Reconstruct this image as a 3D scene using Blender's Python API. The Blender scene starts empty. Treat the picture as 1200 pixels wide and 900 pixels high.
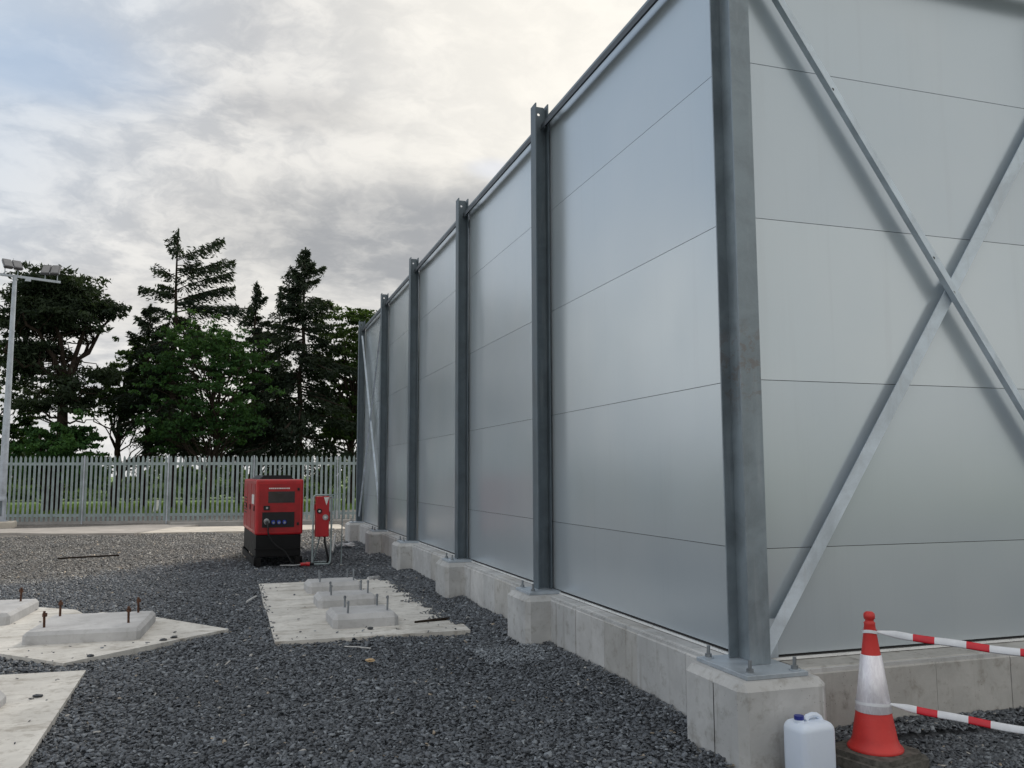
import bpy, bmesh, math, random
import numpy as np
from mathutils import Vector, Matrix
R = math.radians
random.seed(7); rng = np.random.default_rng(7)
S = bpy.context.scene; C = S.collection

# ------------------------------------------------------------------ helpers
def tag(o, label=None, cat=None, group=None, kind=None):
    if label: o['label'] = label
    if cat: o['category'] = cat
    if group: o['group'] = group
    if kind: o['kind'] = kind
    return o
def empty(name, loc=(0,0,0), rz=0, label=None, cat=None, group=None):
    o = bpy.data.objects.new(name, None); C.objects.link(o)
    o.location = loc; o.rotation_euler = (0,0,rz); o.empty_display_size = .2
    return tag(o, label, cat, group)
def copy_tree(o, parent=None):
    c = o.copy(); C.objects.link(c); c.parent = parent
    for ch in list(o.children): copy_tree(ch, c)
    return c

class MB:
    """collects shapes, builds ONE mesh object"""
    def __init__(s): s.v=[]; s.f=[]; s.m=[]; s.sm=[]; s.mats=[]
    def mi(s, mat):
        if mat not in s.mats: s.mats.append(mat)
        return s.mats.index(mat)
    def add(s, vs, fs, mat, smooth=False, M=None):
        b=len(s.v); i=s.mi(mat)
        for v in vs: s.v.append(tuple(M @ Vector(v)) if M is not None else tuple(v))
        for f in fs: s.f.append([b+k for k in f]); s.m.append(i); s.sm.append(smooth)
    def box(s, x0,x1,y0,y1,z0,z1, mat, M=None, bev=0):
        if bev:
            bm=bmesh.new(); r=bmesh.ops.create_cube(bm,size=1)
            for v in bm.verts: v.co=Vector((x0+(v.co.x+.5)*(x1-x0), y0+(v.co.y+.5)*(y1-y0), z0+(v.co.z+.5)*(z1-z0)))
            bmesh.ops.bevel(bm, geom=list(bm.edges), offset=bev, segments=2, affect='EDGES', profile=.5)
            s.bm(bm, mat, M); return
        vs=[(x,y,z) for z in (z0,z1) for x,y in ((x0,y0),(x1,y0),(x1,y1),(x0,y1))]
        s.add(vs,[(3,2,1,0),(4,5,6,7),(0,1,5,4),(1,2,6,5),(2,3,7,6),(3,0,4,7)],mat,False,M)
    def bm(s, bm, mat, M=None, smooth=False):
        bm.verts.ensure_lookup_table(); bm.verts.index_update()
        s.add([v.co.copy() for v in bm.verts],[[v.index for v in f.verts] for f in bm.faces],mat,smooth,M); bm.free()
    def prism(s, prof, axis, a0, a1, mat, M=None):
        """prof: 2D polygon; axis 'x','y','z' extrude from a0 to a1"""
        n=len(prof)
        def P(p,a): return {'x':(a,p[0],p[1]),'y':(p[0],a,p[1]),'z':(p[0],p[1],a)}[axis]
        vs=[P(p,a0) for p in prof]+[P(p,a1) for p in prof]
        fs=[tuple(range(n))[::-1],tuple(range(n,2*n))]+[(i,(i+1)%n,n+(i+1)%n,n+i) for i in range(n)]
        s.add(vs,fs,mat,False,M)
    def tube(s, pts, r, mat, n=8, smooth=True, cap=True):
        pts=[Vector(p) for p in pts]; rs=r if isinstance(r,(list,tuple)) else [r]*len(pts)
        vs=[];fs=[]; up=None
        for i,p in enumerate(pts):
            t=(pts[min(i+1,len(pts)-1)]-pts[max(i-1,0)])
            t = t.normalized() if t.length>1e-9 else Vector((0,0,1))
            if up is None: up=Vector((0,0,1)) if abs(t.z)<.9 else Vector((1,0,0))
            a=(up-t*up.dot(t)).normalized(); b=t.cross(a); up=a
            for k in range(n):
                an=2*math.pi*(k+.5)/n; vs.append(p+rs[i]*(math.cos(an)*a+math.sin(an)*b))
        for i in range(len(pts)-1):
            for k in range(n): fs.append((i*n+k,i*n+(k+1)%n,(i+1)*n+(k+1)%n,(i+1)*n+k))
        s.add(vs,fs,mat,smooth)
        if cap:
            s.add(vs[:n],[tuple(range(n))[::-1]],mat); s.add(vs[-n:],[tuple(range(n))],mat)
    def lathe(s, prof, mat, n=32, loc=(0,0,0), smooth=True):
        vs=[];fs=[]
        for r,z in prof:
            for k in range(n): a=2*math.pi*k/n; vs.append((loc[0]+r*math.cos(a),loc[1]+r*math.sin(a),loc[2]+z))
        for i in range(len(prof)-1):
            for k in range(n): fs.append((i*n+k,i*n+(k+1)%n,(i+1)*n+(k+1)%n,(i+1)*n+k))
        s.add(vs,fs,mat,smooth)
    def build(s, name, parent=None, **kw):
        me=bpy.data.meshes.new(name); me.from_pydata(s.v,[],s.f)
        for m in s.mats: me.materials.append(m)
        me.polygons.foreach_set('material_index',s.m); me.polygons.foreach_set('use_smooth',s.sm)
        me.update(); o=bpy.data.objects.new(name,me); C.objects.link(o); o.parent=parent
        return tag(o, **kw)

def chamfer_block(x0,x1,y0,y1,z0,z1,c,cv=None):
    """box with chamfered top edges and chamfered vertical corners; returns bmesh"""
    bm=bmesh.new(); bmesh.ops.create_cube(bm,size=1)
    for v in bm.verts: v.co=Vector((x0+(v.co.x+.5)*(x1-x0), y0+(v.co.y+.5)*(y1-y0), z0+(v.co.z+.5)*(z1-z0)))
    es=[e for e in bm.edges if (e.verts[0].co.z+e.verts[1].co.z)/2>z0+1e-4]
    bmesh.ops.bevel(bm, geom=es, offset=c, segments=1, affect='EDGES')
    return bm

def quads_mesh(name, P, parent=None, mat=None, tone=None, nv=4, **kw):
    """P: (n,nv,3) array -> one mesh of n polygons"""
    n=len(P); me=bpy.data.meshes.new(name)
    me.vertices.add(n*nv); me.vertices.foreach_set('co',P.reshape(-1).astype(np.float32))
    me.loops.add(n*nv); me.loops.foreach_set('vertex_index',np.arange(n*nv,dtype=np.int32))
    me.polygons.add(n); me.polygons.foreach_set('loop_start',np.arange(0,n*nv,nv,dtype=np.int32))
    me.update(calc_edges=True)
    if tone is not None:
        a=me.attributes.new('tone','FLOAT','FACE'); a.data.foreach_set('value',tone.astype(np.float32))
    if mat: me.materials.append(mat)
    o=bpy.data.objects.new(name,me); C.objects.link(o); o.parent=parent
    return tag(o,**kw)

# ------------------------------------------------------------------ materials
class NT:
    def __init__(s, tree): s.t=tree; s.n=tree.nodes; s.l=tree.links
    def node(s, typ, **kw):
        n=s.n.new(typ)
        for k,v in kw.items():
            if k.startswith('i_'):
                key=k[2:]; key=int(key) if key.isdigit() else key
                s.set(n.inputs[key],v)
            else: setattr(n,k,v)
        return n
    def set(s, inp, v):
        if isinstance(v,bpy.types.NodeSocket): s.l.new(v,inp)
        else: inp.default_value=v
    def math(s, op, a, b=None, c=None, clamp=False):
        n=s.n.new('ShaderNodeMath'); n.operation=op; n.use_clamp=clamp; s.set(n.inputs[0],a)
        if b is not None: s.set(n.inputs[1],b)
        if c is not None: s.set(n.inputs[2],c)
        return n.outputs[0]
    def vmath(s, op, a, b=None):
        n=s.n.new('ShaderNodeVectorMath'); n.operation=op; s.set(n.inputs[0],a)
        if b is not None: s.set(n.inputs[1],b)
        return n.outputs['Value'] if op in ('LENGTH','DISTANCE','DOT_PRODUCT') else n.outputs[0]
    def noise(s, vec, scale, detail=4, rough=.5, dist=0, col=False):
        n=s.node('ShaderNodeTexNoise'); s.set(n.inputs['Vector'],vec); s.set(n.inputs['Scale'],scale)
        n.inputs['Detail'].default_value=detail; n.inputs['Roughness'].default_value=rough; n.inputs['Distortion'].default_value=dist
        return n.outputs['Color' if col else 'Fac']
    def ramp(s, fac, stops):
        n=s.n.new('ShaderNodeMapRange'); n.interpolation_type='SMOOTHSTEP'; s.set(n.inputs[0],fac)
        n.inputs[1].default_value=stops[0]; n.inputs[2].default_value=stops[1]
        n.inputs[3].default_value=stops[2] if len(stops)>2 else 0; n.inputs[4].default_value=stops[3] if len(stops)>2 else 1
        return n.outputs[0]
    def mix(s, fac, a, b, mode='MIX'):
        n=s.n.new('ShaderNodeMix'); n.data_type='RGBA'; n.blend_type=mode
        s.set(n.inputs[0],fac)
        for i,v in ((6,a),(7,b)):
            if isinstance(v,tuple): v=(*v[:3],1)
            s.set(n.inputs[i],v)
        return n.outputs[2]
    def bump(s, h, strength=.3, dist=.01, normal=None):
        n=s.n.new('ShaderNodeBump'); s.set(n.inputs['Height'],h); n.inputs['Strength'].default_value=strength
        n.inputs['Distance'].default_value=dist
        if normal is not None: s.l.new(normal,n.inputs['Normal'])
        return n.outputs[0]
def new_mat(name):
    m=bpy.data.materials.new(name); m.use_nodes=True; t=NT(m.node_tree); b=t.n['Principled BSDF']
    return m,t,b
def obj_co(t): return t.node('ShaderNodeNewGeometry').outputs['Position']

def simple(name, col, rough=.5, metal=0, spec=.5, var=.15, scale=8, bump=0, coat=0):
    m,t,b=new_mat(name); p=obj_co(t)
    n=t.noise(p,scale,6,.6)
    lo=tuple(c*(1-var) for c in col); hi=tuple(min(1,c*(1+var)) for c in col)
    t.set(b.inputs['Base Color'], t.mix(t.ramp(n,(.3,.7)),lo,hi))
    t.set(b.inputs['Roughness'], t.ramp(n,(.3,.7,max(0,rough-.06),min(1,rough+.08))))
    b.inputs['Metallic'].default_value=metal; b.inputs['Specular IOR Level'].default_value=spec
    b.inputs['Coat Weight'].default_value=coat
    if bump: t.set(b.inputs['Normal'], t.bump(t.noise(p,scale*6,6,.65),bump,.003))
    return m

def concrete(name, col, stain=(.2,.18,.15), st=.4, bump=.35, flat=False):
    m,t,b=new_mat(name); p=obj_co(t)
    big=t.noise(p,1.6,7,.65,.3); med=t.noise(p,9,8,.7,.2); fine=t.noise(p,60,4,.6)
    # vertical run-off streaks
    q=t.vmath('MULTIPLY',p,(9.,9.,.8)); streak=t.noise(q,1.3,6,.6,.2)
    c=t.mix(t.ramp(big,(.35,.68)),tuple(x*.84 for x in col),tuple(min(1,x*1.1) for x in col))
    c=t.mix(t.math('MULTIPLY',t.ramp(med,(.5,.72)),st),c,stain)
    c=t.mix(t.math('MULTIPLY',t.ramp(streak,(.55,.75)),st*.8),c,stain)
    if flat:
        m1=t.noise(t.vmath('MULTIPLY',p,(.9,3.2,1.)),1.6,9,.72,.6); c=t.mix(t.math('MULTIPLY',t.ramp(m1,(.51,.66)),.7),c,stain)
    pores=t.node('ShaderNodeTexVoronoi'); t.set(pores.inputs['Vector'],p); pores.inputs['Scale'].default_value=38
    pm=t.math('MULTIPLY',t.math('LESS_THAN',pores.outputs['Distance'],.13),t.ramp(t.noise(p,5,3),(.5,.6)))
    c=t.mix(t.math('MULTIPLY',pm,.6),c,tuple(x*.35 for x in col))
    t.set(b.inputs['Base Color'],c); b.inputs['Roughness'].default_value=.82; b.inputs['Specular IOR Level'].default_value=.25
    h=t.math('ADD',t.math('MULTIPLY',med,.6),t.math('MULTIPLY',fine,.25)); h=t.math('SUBTRACT',h,t.math('MULTIPLY',pm,.8))
    t.set(b.inputs['Normal'],t.bump(h,bump,.01))
    return m

def galvanised(name, col, rough=.42, metal=.75, white=.25):
    m,t,b=new_mat(name); p=obj_co(t)
    v=t.node('ShaderNodeTexVoronoi'); t.set(v.inputs['Vector'],t.vmath('ADD',p,t.vmath('SCALE',t.noise(p,20,3,.5,0,True)))) ; v.inputs['Scale'].default_value=45
    n=t.noise(p,3,7,.65,.4); q=t.vmath('MULTIPLY',p,(14.,14.,1.2)); st=t.noise(q,1,5,.6,.3)
    c=t.mix(t.ramp(n,(.3,.7)),tuple(x*.75 for x in col),tuple(x*1.2 for x in col))
    c=t.mix(t.math('MULTIPLY',v.outputs['Color'],.18),c,tuple(x*1.5 for x in col))
    c=t.mix(t.math('MULTIPLY',t.ramp(st,(.52,.75)),white),c,(.5,.53,.56))
    if name=='galvanised_steel':
        hz=t.node('ShaderNodeSeparateXYZ'); t.set(hz.inputs[0],p); band=t.math('MULTIPLY',t.ramp(hz.outputs[2],(1.9,2.3)),t.ramp(hz.outputs[2],(2.75,2.4)))
        rs=t.math('MULTIPLY',t.ramp(t.noise(p,16,7,.75,.5),(.50,.60)),t.math('ADD',t.math('MULTIPLY',band,.3),.03))
        c=t.mix(rs,c,(.16,.085,.05))
    t.set(b.inputs['Base Color'],c); b.inputs['Metallic'].default_value=metal
    t.set(b.inputs['Roughness'],t.ramp(n,(.3,.7,rough-.08,rough+.12)))
    t.set(b.inputs['Normal'],t.bump(t.noise(p,30,5,.6),.12,.004))
    return m

M_conc = concrete('cast_concrete',(.50,.505,.505),(.2,.185,.16),.55)
M_conc2 = concrete('cast_concrete_brown',(.45,.445,.43),(.2,.18,.15),.6)
M_conc4 = concrete('cast_concrete_stained',(.40,.395,.38),(.19,.18,.16),.7)
M_conc3 = concrete('cast_concrete_pale',(.55,.55,.545),(.24,.225,.2),.45)
M_block = concrete('block_concrete',(.50,.50,.505),(.2,.19,.18),.3)
M_slab = concrete('slab_concrete',(.66,.64,.60),(.27,.24,.20),.6,.3,flat=True)
M_path = concrete('path_concrete',(.62,.57,.50),(.35,.32,.28),.3,.2)
M_path2 = concrete('old_path_concrete',(.42,.39,.36),(.25,.23,.2),.4,.2)
M_kerb = concrete('kerb_concrete',(.36,.35,.34),(.2,.19,.18),.3,.2)
M_galv = galvanised('galvanised_steel',(.22,.26,.29),.45,.45,.2)
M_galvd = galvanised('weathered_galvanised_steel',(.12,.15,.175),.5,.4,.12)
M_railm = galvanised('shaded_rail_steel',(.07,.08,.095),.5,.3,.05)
M_brace = galvanised('pale_galvanised_steel',(.58,.65,.72),.5,.35,.45)
M_plate = galvanised('plate_galvanised_steel',(.40,.45,.50),.45,.4,.5)
M_nut = galvanised('nut_steel',(.24,.26,.28),.4,.6,.2)
M_fence = galvanised('fence_steel',(.31,.37,.38),.55,.35,.25)
M_mast = galvanised('mast_steel',(.42,.46,.52),.45,.45,.4)
M_rust = simple('rusty_steel',(.10,.05,.032),.8,.2,.3,.5,40,.3)
M_red = simple('red_paint',(.46,.012,.018),.38,0,.5,.12,5,0,.2)
M_redd = simple('deep_red_paint',(.36,.01,.014),.42,0,.5,.15,6)
M_black = simple('black_plastic',(.012,.012,.014),.5,0,.4,.3,12,.1)
M_tank = simple('black_powder_coat',(.005,.005,.006),.5,0,.25,.3,7,.1)
M_window = simple('smoked_window',(.035,.025,.028),.15,0,.6,.2,5)
M_blue = simple('blue_socket_plastic',(.03,.08,.5),.4,0,.5,.1,20)
M_greyp = simple('grey_plastic',(.36,.37,.38),.5,0,.4,.1,20)
M_white = simple('white_marking',(.75,.74,.72),.5,0,.4,.08,20)
M_yellow = simple('yellow_marking',(.6,.42,.05),.5,0,.4,.1,20)
M_cable = simple('black_rubber_cable',(.015,.015,.016),.6,0,.3,.2,20)
M_bluecap = simple('blue_cap_plastic',(.02,.03,.22),.4,0,.5,.1,30)
M_rubber = simple('recycled_rubber',(.11,.105,.095),.9,0,.2,.35,25,.5)
M_lamp = simple('lamp_housing',(.11,.11,.12),.4,.4,.5,.15,20)
M_glass = simple('lamp_lens',(.22,.22,.23),.25,.2,.6,.1,10)
M_bark = simple('bark',(.035,.027,.022),.95,0,.1,.4,6,.6)
M_wood = simple('weathered_timber',(.30,.23,.15),.85,0,.2,.3,20,.3)
M_tan = simple('tan_stone',(.55,.40,.24),.85,0,.2,.2,30,.3)
M_pale = simple('pale_stone',(.55,.55,.54),.8,0,.2,.2,30,.3)
M_tarp = simple('dirty_white_sheet',(.45,.45,.46),.6,0,.3,.3,14,.3)
M_inner = simple('cladding_inner_face',(.45,.46,.46),.6,0,.3,.05,3)
M_skygap = simple('painted_skylit_gap',(.85,.86,.86),.3,.3,.5,.05,5)  # near-white colour stands in for daylight in the gap under the panels
M_dark = simple('dark_gasket',(.02,.02,.02),.7,0,.3,.1,5)

def panel_mat():
    m,t,b=new_mat('metallic_silver_panel'); p=obj_co(t)
    n=t.noise(p,.7,4,.5); q=t.vmath('MULTIPLY',p,(2.2,2.2,.35)); w=t.noise(q,1.,3,.5)
    c=t.mix(t.ramp(n,(.3,.7)),(.535,.595,.645),(.57,.62,.66))
    # faint dusty splash marks low on the sheets
    sp=t.noise(p,14,8,.7,.6); hz=t.node('ShaderNodeSeparateXYZ'); t.set(hz.inputs[0],p)
    dz=t.ramp(hz.outputs[2],(1.9,.5)); d=t.math('MULTIPLY',t.ramp(sp,(.56,.75)),t.math('MULTIPLY',dz,.03))
    wn=t.node('ShaderNodeTexWhiteNoise'); t.set(wn.inputs[0],t.vmath('FLOOR',t.vmath('MULTIPLY',t.vmath('ADD',p,(0.,1.8,-.08)),(.32,.295,.913))))
    c=t.mix(1.,c,t.mix(wn.outputs[0],(.94,.95,.96),(1.05,1.05,1.04)),'MULTIPLY')
    rn=t.noise(t.vmath('MULTIPLY',p,(7.,7.,.35)),1.,7,.65,.2); c=t.mix(t.math('MULTIPLY',t.ramp(rn,(.54,.72)),.08),c,(.36,.37,.36))
    t.set(b.inputs['Base Color'],c); b.inputs['Metallic'].default_value=.45
    t.set(b.inputs['Roughness'],t.ramp(t.noise(p,1.3,3,.5),(.3,.7,.23,.265)))
    h=t.math('ADD',w,t.math('MULTIPLY',n,.3))
    t.set(b.inputs['Normal'],t.bump(h,.06,.02))
    return m
M_panel=panel_mat()

def cone_mats():
    m,t,b=new_mat('cone_red_plastic'); p=obj_co(t)
    n=t.noise(p,7,8,.7,.3); sc=t.noise(t.vmath('MULTIPLY',p,(4.,4.,30.)),2,6,.7)
    c=t.mix(t.ramp(n,(.4,.7)),(.60,.035,.03),(.50,.028,.026)); c=t.mix(t.math('MULTIPLY',t.ramp(sc,(.6,.72)),.35),c,(.55,.2,.15))
    t.set(b.inputs['Base Color'],c); b.inputs['Roughness'].default_value=.48
    m2,t,b=new_mat('cone_reflective_sleeve'); p=obj_co(t); 
    n=t.noise(t.vmath('MULTIPLY',p,(1.,1.,.25)),45,6,.75,1.2); c=t.mix(t.ramp(n,(.4,.66)),(.76,.74,.80),(.90,.89,.94))
    t.set(b.inputs['Base Color'],c); b.inputs['Roughness'].default_value=.35; b.inputs['Metallic'].default_value=.35
    t.set(b.inputs['Normal'],t.bump(n,.35,.004))
    return m,m2
M_cone,M_sleeve=cone_mats()
M_tapew=simple('white_tape',(.74,.76,.80),.35,0,.5,.06,15)
M_taper=simple('red_tape',(.62,.02,.035),.35,0,.5,.1,15)

def jerry():
    m,t,b=new_mat('translucent_white_plastic')
    b.inputs['Base Color'].default_value=(.66,.73,.84,1); b.inputs['Roughness'].default_value=.42
    b.inputs['Subsurface Weight'].default_value=.25; b.inputs['Subsurface Radius'].default_value=(.05,.05,.06)
    t.set(b.inputs['Normal'],t.bump(t.noise(obj_co(t),6,3,.5),.2,.02))
    return m
M_can=jerry()

def foliage(name, c1, c2, trans=.3):
    m,t,b=new_mat(name)
    a=t.node('ShaderNodeAttribute'); a.attribute_name='tone'
    c=t.mix(a.outputs['Fac'],c1,c2); t.set(b.inputs['Base Color'],c); b.inputs['Roughness'].default_value=.7
    b.inputs['Specular IOR Level'].default_value=.2
    tr=t.node('ShaderNodeBsdfTranslucent'); t.set(tr.inputs[0],t.mix(.5,c,(.12,.2,.02)))
    mx=t.node('ShaderNodeMixShader'); mx.inputs[0].default_value=trans
    t.l.new(b.outputs[0],mx.inputs[1]); t.l.new(tr.outputs[0],mx.inputs[2]); t.l.new(mx.outputs[0],t.n['Material Output'].inputs[0])
    return m
F_pine=foliage('pine_needles',(.016,.028,.018),(.035,.052,.026),.12)
F_spruce=foliage('spruce_needles',(.012,.022,.016),(.028,.042,.024),.1)
F_leaf=foliage('broad_leaves',(.018,.055,.02),(.055,.135,.035),.3)
F_dleaf=foliage('dark_broad_leaves',(.018,.045,.016),(.045,.08,.025),.25)
F_ash=foliage('olive_leaves',(.028,.06,.016),(.06,.10,.026),.3)
F_grass=foliage('grass_blades',(.11,.19,.035),(.2,.28,.06),.35)
F_hedge=foliage('hedge_leaves',(.045,.085,.03),(.10,.16,.05),.3)

def chip_mat():
    m,t,b=new_mat('slate_chips'); a=t.node('ShaderNodeAttribute'); a.attribute_name='tone'
    cr=t.node('ShaderNodeValToRGB'); t.l.new(a.outputs['Fac'],cr.inputs[0]); e=cr.color_ramp
    e.elements[0].position=0; e.elements[0].color=(.030,.035,.042,1)
    e.elements[1].position=.6; e.elements[1].color=(.115,.13,.152,1)
    for pos,c in ((.93,(.27,.30,.33,1)),(.965,(.38,.37,.35,1)),(1,(.30,.25,.19,1))):
        x=e.elements.new(pos); x.color=c
    p=obj_co(t); sx=t.node('ShaderNodeSeparateXYZ'); t.set(sx.inputs[0],p)
    # paler, warmer tint on the chips in the strip by the path
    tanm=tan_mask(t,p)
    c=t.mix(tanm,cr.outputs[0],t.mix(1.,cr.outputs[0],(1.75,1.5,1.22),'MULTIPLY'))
    c=t.mix(.35,c,t.mix(1.,c,t.mix(t.ramp(t.noise(p,.8,5,.6),(.3,.7)),(.7,.7,.7),(1.45,1.42,1.38)),'MULTIPLY'))
    t.set(b.inputs['Base Color'],c); b.inputs['Roughness'].default_value=.5; b.inputs['Specular IOR Level'].default_value=.55
    t.set(b.inputs['Normal'],t.bump(t.noise(p,90,4,.6),.3,.004))
    return m
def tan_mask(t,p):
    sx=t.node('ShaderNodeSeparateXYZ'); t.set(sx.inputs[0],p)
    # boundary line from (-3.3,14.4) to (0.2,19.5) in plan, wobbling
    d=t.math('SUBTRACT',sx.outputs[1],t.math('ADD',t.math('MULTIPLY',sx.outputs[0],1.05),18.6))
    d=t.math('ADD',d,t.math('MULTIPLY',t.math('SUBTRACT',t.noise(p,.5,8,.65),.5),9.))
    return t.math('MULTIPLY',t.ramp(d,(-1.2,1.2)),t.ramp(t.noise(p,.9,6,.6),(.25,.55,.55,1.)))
def ground_mat():
    m,t,b=new_mat('gravel_bed'); p=obj_co(t)
    v=t.node('ShaderNodeTexVoronoi'); t.set(v.inputs['Vector'],t.vmath('MULTIPLY',p,(1.,1.,1.))); v.inputs['Scale'].default_value=26
    hue=t.node('ShaderNodeSeparateColor'); t.l.new(v.outputs['Color'],hue.inputs[0])
    c=t.mix(t.math('POWER',hue.outputs[0],1.6),(.04,.045,.052),(.15,.16,.18))
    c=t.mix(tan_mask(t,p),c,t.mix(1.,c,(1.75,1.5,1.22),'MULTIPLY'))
    c=t.mix(.4,c,t.mix(1.,c,t.mix(t.ramp(t.noise(p,.8,5,.6),(.3,.7)),(.7,.7,.7),(1.45,1.42,1.38)),'MULTIPLY'))
    t.set(b.inputs['Base Color'],c); b.inputs['Roughness'].default_value=.85; b.inputs['Specular IOR Level'].default_value=.3
    t.set(b.inputs['Normal'],t.bump(v.outputs['Distance'],.8,.02))
    return m
M_chip=chip_mat(); M_ground=ground_mat()
def grass_mat():
    m,t,b=new_mat('grass_field'); p=obj_co(t)
    c=t.mix(t.ramp(t.noise(p,.25,7,.65),(.3,.7)),(.11,.20,.04),(.17,.26,.06)); c=t.mix(t.ramp(t.noise(p,6,6,.7),(.4,.7)),c,(.08,.14,.03))
    t.set(b.inputs['Base Color'],c); b.inputs['Roughness'].default_value=.9; t.set(b.inputs['Normal'],t.bump(t.noise(p,20,4),.6,.05)); return m
M_grass=grass_mat()

# ------------------------------------------------------------------ setting
def heap(x,y):
    """height of the gravel above z=0"""
    h=.012*np.sin(x*1.7+.6)*np.cos(y*1.3)+.010*np.sin(x*4.1+y*2.3)
    dl=np.clip(2.96-x,0,9)+np.clip(4.3-y,0,9)*2
    h=h+.05*np.exp(-(dl/.28)**2)*(y>4.4)
    dn=np.clip(4.55-y,0,9); h=h+.055*np.exp(-(dn/.16)**2)*(x>3.4)
    return h-.012
def slab_clear(x,y):
    return np.zeros_like(x,dtype=bool)
g=MB(); g.add([(-3000,-3000,-.12),(3000,-3000,-.12),(3000,3000,-.12),(-3000,3000,-.12)],[(0,1,2,3)],M_grass); g.build('ground',kind='structure')
# gravel yard bed (fine grid so that it follows the low heaps)
xs=np.concatenate([np.linspace(-30,-6,20),np.arange(-5.8,6,.14),np.linspace(6.1,30,20)]); ys=np.concatenate([np.linspace(-20,2,14),np.arange(2.2,14,.14),np.linspace(14.2,40.5,60)])
X,Y=np.meshgrid(xs,ys); Z=heap(X,Y)-.032
V=np.stack([X,Y,Z],-1).reshape(-1,3); nx=len(xs); F=[(j*nx+i,j*nx+i+1,(j+1)*nx+i+1,(j+1)*nx+i) for j in range(len(ys)-1) for i in range(nx-1)]
g=MB(); g.add([tuple(v) for v in V],F,M_ground,True); g.build('gravel_yard',kind='structure')
# concrete path and kerb by the fence
g=MB(); g.prism([(-6.2,28.6),(-4.9,27.7),(-3.5,27.35),(-2.7,27.1),(-1.1,31.0),(-2.7,31.7),(-5.5,30.9),(-40,29.6),(-40,28.2)],'z',-.05,.02,M_path2)
g.build('concrete_path',kind='structure')
g=MB(); g.prism([(-2.55,26.95),(.7,26.7),(3.8,26.9),(16,27.2),(16,29.6),(4.2,29.3),(.8,29.4),(-1.75,29.7)],'z',-.05,.03,M_path)
g.build('concrete_path',kind='structure')
g=MB(); g.prism([(-2.0,31.2),(4,30.6),(14,29.9),(14,30.15),(4,30.9),(-2.0,31.5)],'z',-.05,.10,M_kerb); g.build('kerb',kind='structure')

def slab(name,poly,top,mat,label,cat='slab'):
    bm=bmesh.new(); vs=[bm.verts.new((x,y,top)) for x,y in poly]; f=bm.faces.new(vs)
    if f.normal.z<0: f.normal_flip()
    r=bmesh.ops.extrude_face_region(bm,geom=[f]); 
    for e in r['geom']:
        if isinstance(e,bmesh.types.BMVert): e.co.z=-.1
    bmesh.ops.recalc_face_normals(bm,faces=bm.faces)
    g=MB(); g.bm(bm,mat); o=g.build(name); return tag(o,label,cat)
def ragged(a,b,n,amp):
    out=[]
    for i in range(n):
        t=i/n; x=a[0]+(b[0]-a[0])*t; y=a[1]+(b[1]-a[1])*t
        out.append((x+random.uniform(-amp,amp)*(0<i),y+random.uniform(-amp,amp)*.5*(0<i)))
    return out
SA=[(.43,8.94),(2.42,8.93)]+ragged((2.44,9.2),(2.46,13.6),14,.02)+[(2.44,13.75)]+ragged((2.3,13.76),(.5,13.72),10,.02)+[(.40,13.73)]+ragged((.405,13.3),(.425,9.3),9,.008)
SB=[(-1.37,8.50),(-.01,9.80),(-.88,10.98),(-1.46,11.49),(-2.9,10.05)]
SD=[(-1.62,11.36),(-1.80,11.85),(-2.25,12.2),(-3.2,12.5),(-4.6,11.0),(-3.05,9.85)]
SC=[(-1.14,8.14),(-1.09,5.68),(-1.25,4.2),(-4.2,4.2),(-3.7,8.30)]
slab('concrete_slab',SA,.024,M_slab,'square pale concrete slab carrying three low plinth blocks','slab')
slab('concrete_slab',SB,.030,M_slab,'diamond shaped pale slab carrying one wide bolted plinth block','slab')
slab('concrete_slab',SD,.024,M_slab,'far-left pale slab joined behind the diamond shaped one','slab')
slab('concrete_slab',SC,.030,M_slab,'pale bare slab at the bottom left corner of the photo','slab')
POLYS=[SA,SB,SD,SC]
def inpoly(x,y,poly):
    c=np.zeros(len(x),bool); n=len(poly); j=n-1
    for i in range(n):
        xi,yi=poly[i]; xj,yj=poly[j]
        k=((yi>y)!=(yj>y)) & (x<(xj-xi)*(y-yi)/((yj-yi) if yj!=yi else 1e-9)+xi); c^=k; j=i
    return c

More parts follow.
